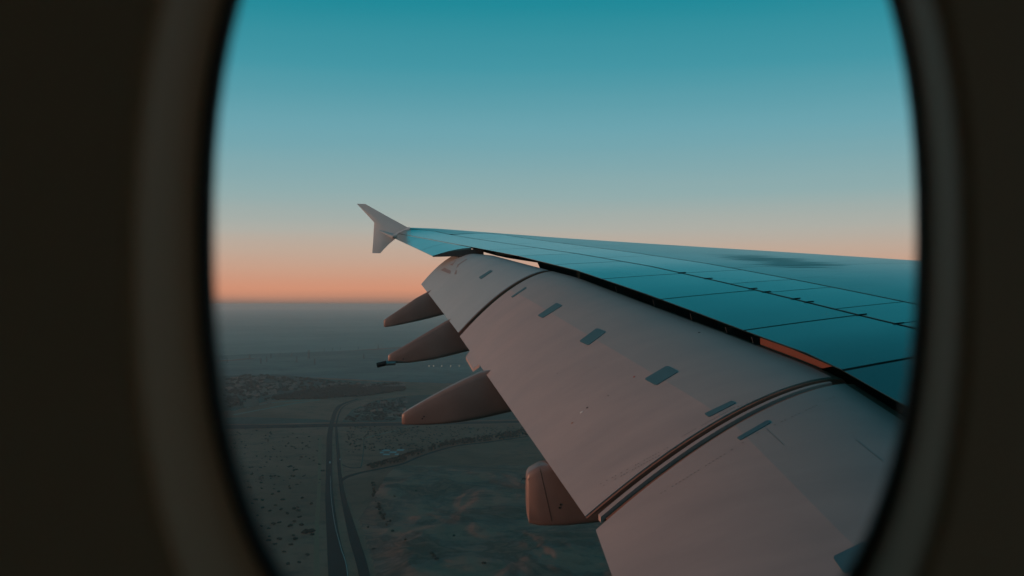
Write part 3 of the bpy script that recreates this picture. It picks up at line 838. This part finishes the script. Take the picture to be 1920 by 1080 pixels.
terr_bvh = BVHTree.FromPolygons([tuple(v) for v in m.v], m.f)
def tz(x, y):
    l, n, i, d = terr_bvh.ray_cast(Vector((x, y, 500)), Vector((0, 0, -1)))
    return max(-H, l.z) if l else -H

# far ridge
m = MB(); A, B, C = [], [], []
for i in range(60):
    f = i / 59; px = 250 + 800 * f; Y0 = 6350 + 2100 * f
    x = (px - 960) / FPX * Y0; hgt = (5 + 9 * f) * (.7 + .5 * noise.noise(Vector((f * 9, .3, 0)))) * sm(0, .12, f) * sm(1, .93, f)
    A.append(Vector((x, Y0 - 350, -H - 1))); B.append(Vector((x, Y0, -H + hgt))); C.append(Vector((x, Y0 + 500, -H - 1)))
m.grid([A, B, C], flip=True); q = m.build('hills', M['hill'], smooth=True); tag(q, 'low hazy ridge before the horizon', kind='structure')

# ---- vegetation
def blob(seed, sub=1, squash=.6, rough=.35, clumps=5):
    rnd = random.Random(seed); v, f = [], []
    import bmesh
    for c in range(clumps):
        bm = bmesh.new(); bmesh.ops.create_icosphere(bm, subdivisions=1, radius=1)
        r = rnd.uniform(.38, .62); off = Vector((rnd.uniform(-.55, .55), rnd.uniform(-.55, .55), rnd.uniform(.25, .6) * squash * 1.4))
        b0 = len(v)
        for q in bm.verts:
            p = q.co * r * (1 + rnd.uniform(-rough, rough)); p.z *= squash * 1.15; v.append(p + off)
        f += [tuple(b0 + q.index for q in fc.verts) for fc in bm.faces]; bm.free()
    return v, f
shrub_me = []
for k in range(5):
    v, f = blob(100 + k, squash=.65); zmin = min(p.z for p in v)
    me = bpy.data.meshes.new('desert_shrub'); me.from_pydata([(p.x, p.y, p.z - zmin - .05) for p in v], [], f); me.materials.append(M['leaf']); shrub_me.append(me)
tree_me = []
for k in range(5):
    v, f = blob(200 + k, squash=.9, clumps=6); mb = MB(); mb.v = [p + Vector((0, 0, .75)) for p in v]; mb.f = f
    mb.tube((0, 0, -.02), (0, 0, .9), .09, .05, 6)
    me = bpy.data.meshes.new('roadside_tree'); me.from_pydata([tuple(p) for p in mb.v], [], mb.f); me.materials.append(M['tree']); tree_me.append(me)
def place(name, me, loc, sc, rz, label, cat, group):
    o = bpy.data.objects.new(name, me); COL.objects.link(o); o.location = loc; o.rotation_euler = (0, 0, rz); o.scale = sc
    tag(o, label, cat, group); return o
shr = [(445, 208), (180, 235), (275, 325), (300, 398), (228, 398), (245, 440), (310, 450), (368, 452), (512, 412), (490, 388), (690, 418), (505, 452), (305, 493), (478, 515), (480, 530), (308, 530), (385, 532), (410, 550), (372, 565), (265, 600), (312, 605), (248, 624), (312, 652), (390, 637), (425, 663), (360, 672), (510, 660), (540, 670), (537, 648), (282, 703), (545, 712), (515, 740), (415, 745), (385, 755), (487, 770), (348, 785), (575, 812), (600, 806), (625, 803), (628, 820), (508, 828), (520, 850), (423, 851), (352, 835), (350, 860), (388, 883), (487, 885), (300, 770), (230, 525), (620, 628), (655, 290), (430, 350), (360, 345), (470, 690), (560, 590), (440, 600), (560, 760), (450, 930), (600, 950), (540, 1000), (470, 1010)]
for a, b in shr:
    px, py = 400 + a / 3.375, 760 + b / 3.375; l = GP(px, py); r = random.uniform(2.6, 4.4) * (1.7 if (a, b) in ((600, 806), (520, 850), (575, 812), (625, 803)) else 1)
    place('desert_shrub', random.choice(shrub_me), l, (r * 1.25, r, r), random.uniform(0, 6.28), 'dark scrub bush dotting the sand left of the highway', 'shrub', 'scrub bushes left of the highway')
for i in range(150):
    px, py = random.uniform(415, 600), 800 + 110 * random.random() ** 1.4; l = GP(px, py); r = random.uniform(1.6, 3.4)
    place('desert_shrub', random.choice(shrub_me), l, (r * 1.3, r, r * .9), random.uniform(0, 6.28), 'dark scrub bush dotting the sand left of the highway', 'shrub', 'scrub bushes left of the highway')
for i in range(46):
    f = random.random(); px = ip(f, [0, .3, .6, 1], [699, 702, 710, 728]) + random.gauss(0, 3); py = 905 + f * 85
    l = GP(px, py); l.z = tz(l.x, l.y) - .3; r = random.uniform(1.6, 3.6)
    place('desert_shrub', random.choice(shrub_me), l, (r * 1.3, r, r), random.uniform(0, 6.28), 'dark scrub bush along the edge of the dug ground', 'shrub', 'scrub bushes by the quarry edge')
for (px, py) in ((812, 1049), (818, 1052), (809, 1044), (689, 990), (908, 1062), (740, 935), (779, 925), (735, 1000), (760, 1020), (850, 1010), (700, 1030)):
    l = GP(px, py); l.z = tz(l.x, l.y) - .3; r = random.uniform(2.4, 3.8)
    place('desert_shrub', random.choice(shrub_me), l, (r * 1.3, r, r), random.uniform(0, 6.28), 'lone dark bush on the dug over quarry ground', 'shrub', 'bushes on the quarry ground')
br = [(690, 881), (720, 873), (757, 863), (789, 850), (852, 833), (911, 826), (988, 815)]
for i in range(190):
    f = random.random() ** .8; px = 690 + 298 * f; base = ip(px, [p[0] for p in br], [p[1] for p in br])
    py = base + random.uniform(-5.5, 3.0) * ip(px, [690, 790, 900, 988], [.5, 1.0, .9, 1.3]); l = GP(px, py); r = random.uniform(3.2, 5.2)
    place('roadside_tree', random.choice(tree_me), l, (r, r, r * 1.1), random.uniform(0, 6.28), 'dark tree in the belt along the curving branch road', 'tree', 'trees along the branch road')
for i in range(40):
    f = i / 39; px = 690 + 100 * f; py = ip(px, [690, 720, 760, 792], [876, 868, 856, 846]) ; l = GP(px, py); r = random.uniform(3, 4.2)
    place('roadside_tree', random.choice(tree_me), l, (r, r, r * 1.1), random.uniform(0, 6.28), 'dark tree in the dotted row above the branch road', 'tree', 'tree row above the branch road')
# groves and woods too dense to count
def grove(name, pts, n, rmin, rmax, label):
    m = MB(); xs_ = [p[0] for p in pts]; ys_ = [p[1] for p in pts]; cnt = 0
    def inside(x, y):
        c = False
        for i in range(len(pts)):
            (x0, y0), (x1, y1) = pts[i], pts[i - 1]
            if (y0 > y) != (y1 > y) and x < (x1 - x0) * (y - y0) / (y1 - y0) + x0: c = not c
        return c
    base = [blob(400 + k, clumps=3, squash=.8) for k in range(4)]
    while cnt < n:
        px, py = random.uniform(min(xs_), max(xs_)), random.uniform(min(ys_), max(ys_))
        if not inside(px, py): continue
        cnt += 1; l = GP(px, py); r = random.uniform(rmin, rmax); v, f = random.choice(base); b0 = len(m.v)
        m.v += [Vector((l.x + p.x * r * 1.3, l.y + p.y * r * 1.3, l.z + p.z * r)) for p in v]; m.f += [tuple(b0 + i for i in q) for q in f]
    o = m.build(name, M['tree']); tag(o, label, name.split('_')[-1], kind='stuff'); return o
grove('palm_grove', [(498, 750), (540, 739), (580, 731), (640, 727), (700, 726), (760, 727), (760, 732), (690, 742), (600, 748)], 1500, 5, 8, 'dense dark plantation beside the hazy settlement')
grove('town_greenery', [(420, 745), (425, 712), (470, 702), (560, 708), (640, 716), (760, 720), (760, 725), (600, 728), (520, 735), (470, 755), (430, 765)], 420, 5, 9, 'scattered green trees mixed among far houses')
grove('field_scrub', [(645, 790), (668, 768), (700, 755), (760, 745), (760, 789)], 260, 3, 5, 'low dark scrub over the field behind the highway')
grove('plain_scrub', [(650, 850), (650, 800), (990, 800), (990, 812), (850, 828), (780, 842), (690, 846)], 420, 1.6, 2.8, 'fine dark scrub over the plain beyond the branch road')

# ---- houses of the far settlement
def house_mesh(k):
    rnd = random.Random(k); m = MB(); wd, dp, hh = rnd.uniform(16, 26), rnd.uniform(12, 18), rnd.uniform(6, 9)
    m.box((0, 0, hh / 2), (wd, dp, hh)); p = .5
    m.box((0, -dp / 2 + p / 2, hh + .5), (wd, p, 1)); m.box((0, dp / 2 - p / 2, hh + .5), (wd, p, 1)); m.box((-wd / 2 + p / 2, 0, hh + .5), (p, dp - 1, 1)); m.box((wd / 2 - p / 2, 0, hh + .5), (p, dp - 1, 1))
    m.box((wd * .2, dp * .1, hh + 1.6), (wd * .3, dp * .4, 3.2)); m.box((0, -dp / 2 - 1, 1.7), (5, 2, 3.4))
    me = bpy.data.meshes.new('house'); me.from_pydata([tuple(v) for v in m.v], [], m.f); me.materials.append(M['house']); return me
hme = [house_mesh(k) for k in range(5)]
for i in range(64):
    px, py = random.uniform(428, 556), random.uniform(708, 748)
    if py > ip(px, [428, 500, 556], [760, 746, 731]): continue
    l = GP(px, py); place('house', random.choice(hme), l, (1, 1, 1), random.uniform(-.3, .3), 'small pale flat roofed house in the hazy settlement', 'house', 'houses of the far settlement')
for i in range(18):
    px, py = random.uniform(600, 758), random.uniform(721, 727)
    place('house', random.choice(hme), GP(px, py), (1, 1, 1), random.uniform(-.3, .3), 'pale house beyond the dark plantation', 'house', 'houses beyond the plantation')
for px, py, s, which in ((465, 763, 1.2, 'leftmost'), (472, 761, 1.5, 'tallest'), (480, 760, 1.1, 'third'), (505, 756, .9, 'rightmost smallest')):
    place('house', hme[int(s * 10) % 5], GP(px, py), (s, s, s * 2.0), .2, which + ' pale tall building at the end of the pale street', 'house', 'tall buildings by the pale street')
for i in range(14):
    px, py = random.uniform(675, 760), random.uniform(754, 780)
    place('house', random.choice(hme), GP(px, py), (.8, .8, .8), random.uniform(-.3, .3), 'low shed in the scrub field behind the highway', 'shed', 'sheds in the scrub field')
# ---- ponds
for k, (px, py, wd) in enumerate(((724, 844.5, 17), (737, 848, 15), (751, 843.8, 15), (724.5, 852.2, 15), (716, 848.5, 9), (744, 852, 9))):
    pts = [GP(px - wd / 2, py + 1.5, .3), GP(px + wd / 2 - 2, py + 1.5, .3), GP(px + wd / 2, py - 1.3, .3), GP(px - wd / 2 + 2, py - 1.3, .3)]
    m = MB(); m.poly(pts); o = m.build('settling_pond', M['water'])
    tag(o, ['leftmost upper blue pond of the small cluster', 'middle blue pond of the small cluster', 'rightmost upper blue pond of the small cluster', 'lower blue pond nearest the branch road', 'tiny pond at the left end of the cluster', 'tiny pond at the right end of the cluster'][k], 'pond', 'small blue ponds')
# ---- pylons
m = MB(); hh = 50
for sx in (-1, 1):
    for sy in (-1, 1):
        m.tube((sx * 5, sy * 5, 0), (sx * .7, sy * .7, hh), 1.2, .8, 5)
for z, ww in ((hh * .62, 10), (hh * .78, 12), (hh * .93, 8)): m.tube((-ww, 0, z), (ww, 0, z), .5, .5, 5)
for z in (10, 20, 30, 40):
    q = 5 - 4.3 * z / hh
    for a, b in (((-q, -q), (q, q)), ((-q, q), (q, -q))): m.tube((a[0], a[1], z - 5), (b[0], b[1], z + 4), .35, .35, 4)
pme = bpy.data.meshes.new('pylon'); pme.from_pydata([tuple(v) for v in m.v], [], m.f); pme.materials.append(M['lattice'])
for px, top, bot in ((426, 670, 680), (468, 664, 674), (489, 671, 682), (500, 669, 679), (508, 662, 672), (526, 660, 667), (546, 659, 668), (579, 656, 673), (608, 652, 660), (624, 651, 659), (638, 651, 656), (672, 649, 655), (709, 646, 655), (682, 663, 673), (590, 672, 684), (556, 668, 680)):
    l = GP(px, bot); hgt = (bot - top) / FPX * l.y
    place('pylon', pme, l, (hgt / hh,) * 3, .4, 'thin grey lattice pylon standing in the haze', 'pylon', 'power line pylons in the haze')
# ---- lit flood lamps far behind the flap
em = bpy.data.materials.new('lamp_glow'); em.use_nodes = True; eb = em.node_tree.nodes['Principled BSDF']; eb.inputs['Emission Color'].default_value = (1, .62, .35, 1); eb.inputs['Emission Strength'].default_value = .6
for k, px in enumerate((804.5, 813, 828, 845, 861)):
    l = GP(px, 689.5); r = empty('flood_lamp', l); m = MB(); m.tube((0, 0, 0), (0, 0, 9), .35, .25, 6); m.build('mast', M['lattice'], r)
    m = MB(); m.box((0, 0, 10.4), (4.2, 1.2, 2.8)); m.box((0, -.7, 10.4), (3.6, .3, 2.2)); m.build('lamp_head', em, r)
    tag(r, ['leftmost', 'second from left', 'middle', 'second from right', 'rightmost'][k] + ' faint orange lamp in the row glimmering below the second fairing', 'lamp', 'row of lit lamps in the haze')
# ---- vehicles on the highway
def vehicle(px, py, L, W, Hh, name, label, cat, bodym):
    l = GP(px, py, .32); r = empty(name, l)
    r.rotation_euler = (0, 0, math.atan2(*(GP(px, py - 4) - GP(px, py + 4)).xy) * -1)
    m = MB(); m.box((0, 0, Hh * .45), (W, L, Hh * .55)); m.box((0, -L * .05, Hh * .82), (W * .88, L * .6, Hh * .36)); m.build('body', bodym, r)
    for sx in (-1, 1):
        for sy in (-.32, .32):
            m = MB(); m.tube((sx * W * .38, sy * L, .38), (sx * W * .51, sy * L, .38), .38, .38, 10); m.build('wheel', M['black'], r)
    tag(r, label, cat)
vehicle(618.6, 869, 11, 2.6, 3.6, 'box_truck', 'white box truck on the left carriageway', 'truck', M['white'])
vehicle(637.5, 862, 5, 2, 1.7, 'car', 'small pale car on the right carriageway', 'car', M['white'])

# ---- the air: haze up to just over the aircraft
m = MB(); m.box((0, 24000, (-H - 1.5 + 7) / 2), (80000, 88000, H + 8.5))
hz = m.build('haze', None); tag(hz, 'even grey dusk haze lying over the plain', kind='stuff')
hmt = bpy.data.materials.new('haze_air'); hmt.use_nodes = True; hn = hmt.node_tree; hn.nodes.clear()
ho = hn.nodes.new('ShaderNodeOutputMaterial'); pv = hn.nodes.new('ShaderNodeVolumePrincipled')
pv.inputs['Color'].default_value = (1.0, .98, .96, 1); pv.inputs['Density'].default_value = 4.2e-5; pv.inputs['Anisotropy'].default_value = .2
hn.links.new(pv.outputs[0], ho.inputs['Volume']); hz.data.materials.append(hmt)
hmt.cycles.volume_sampling = 'DISTANCE'
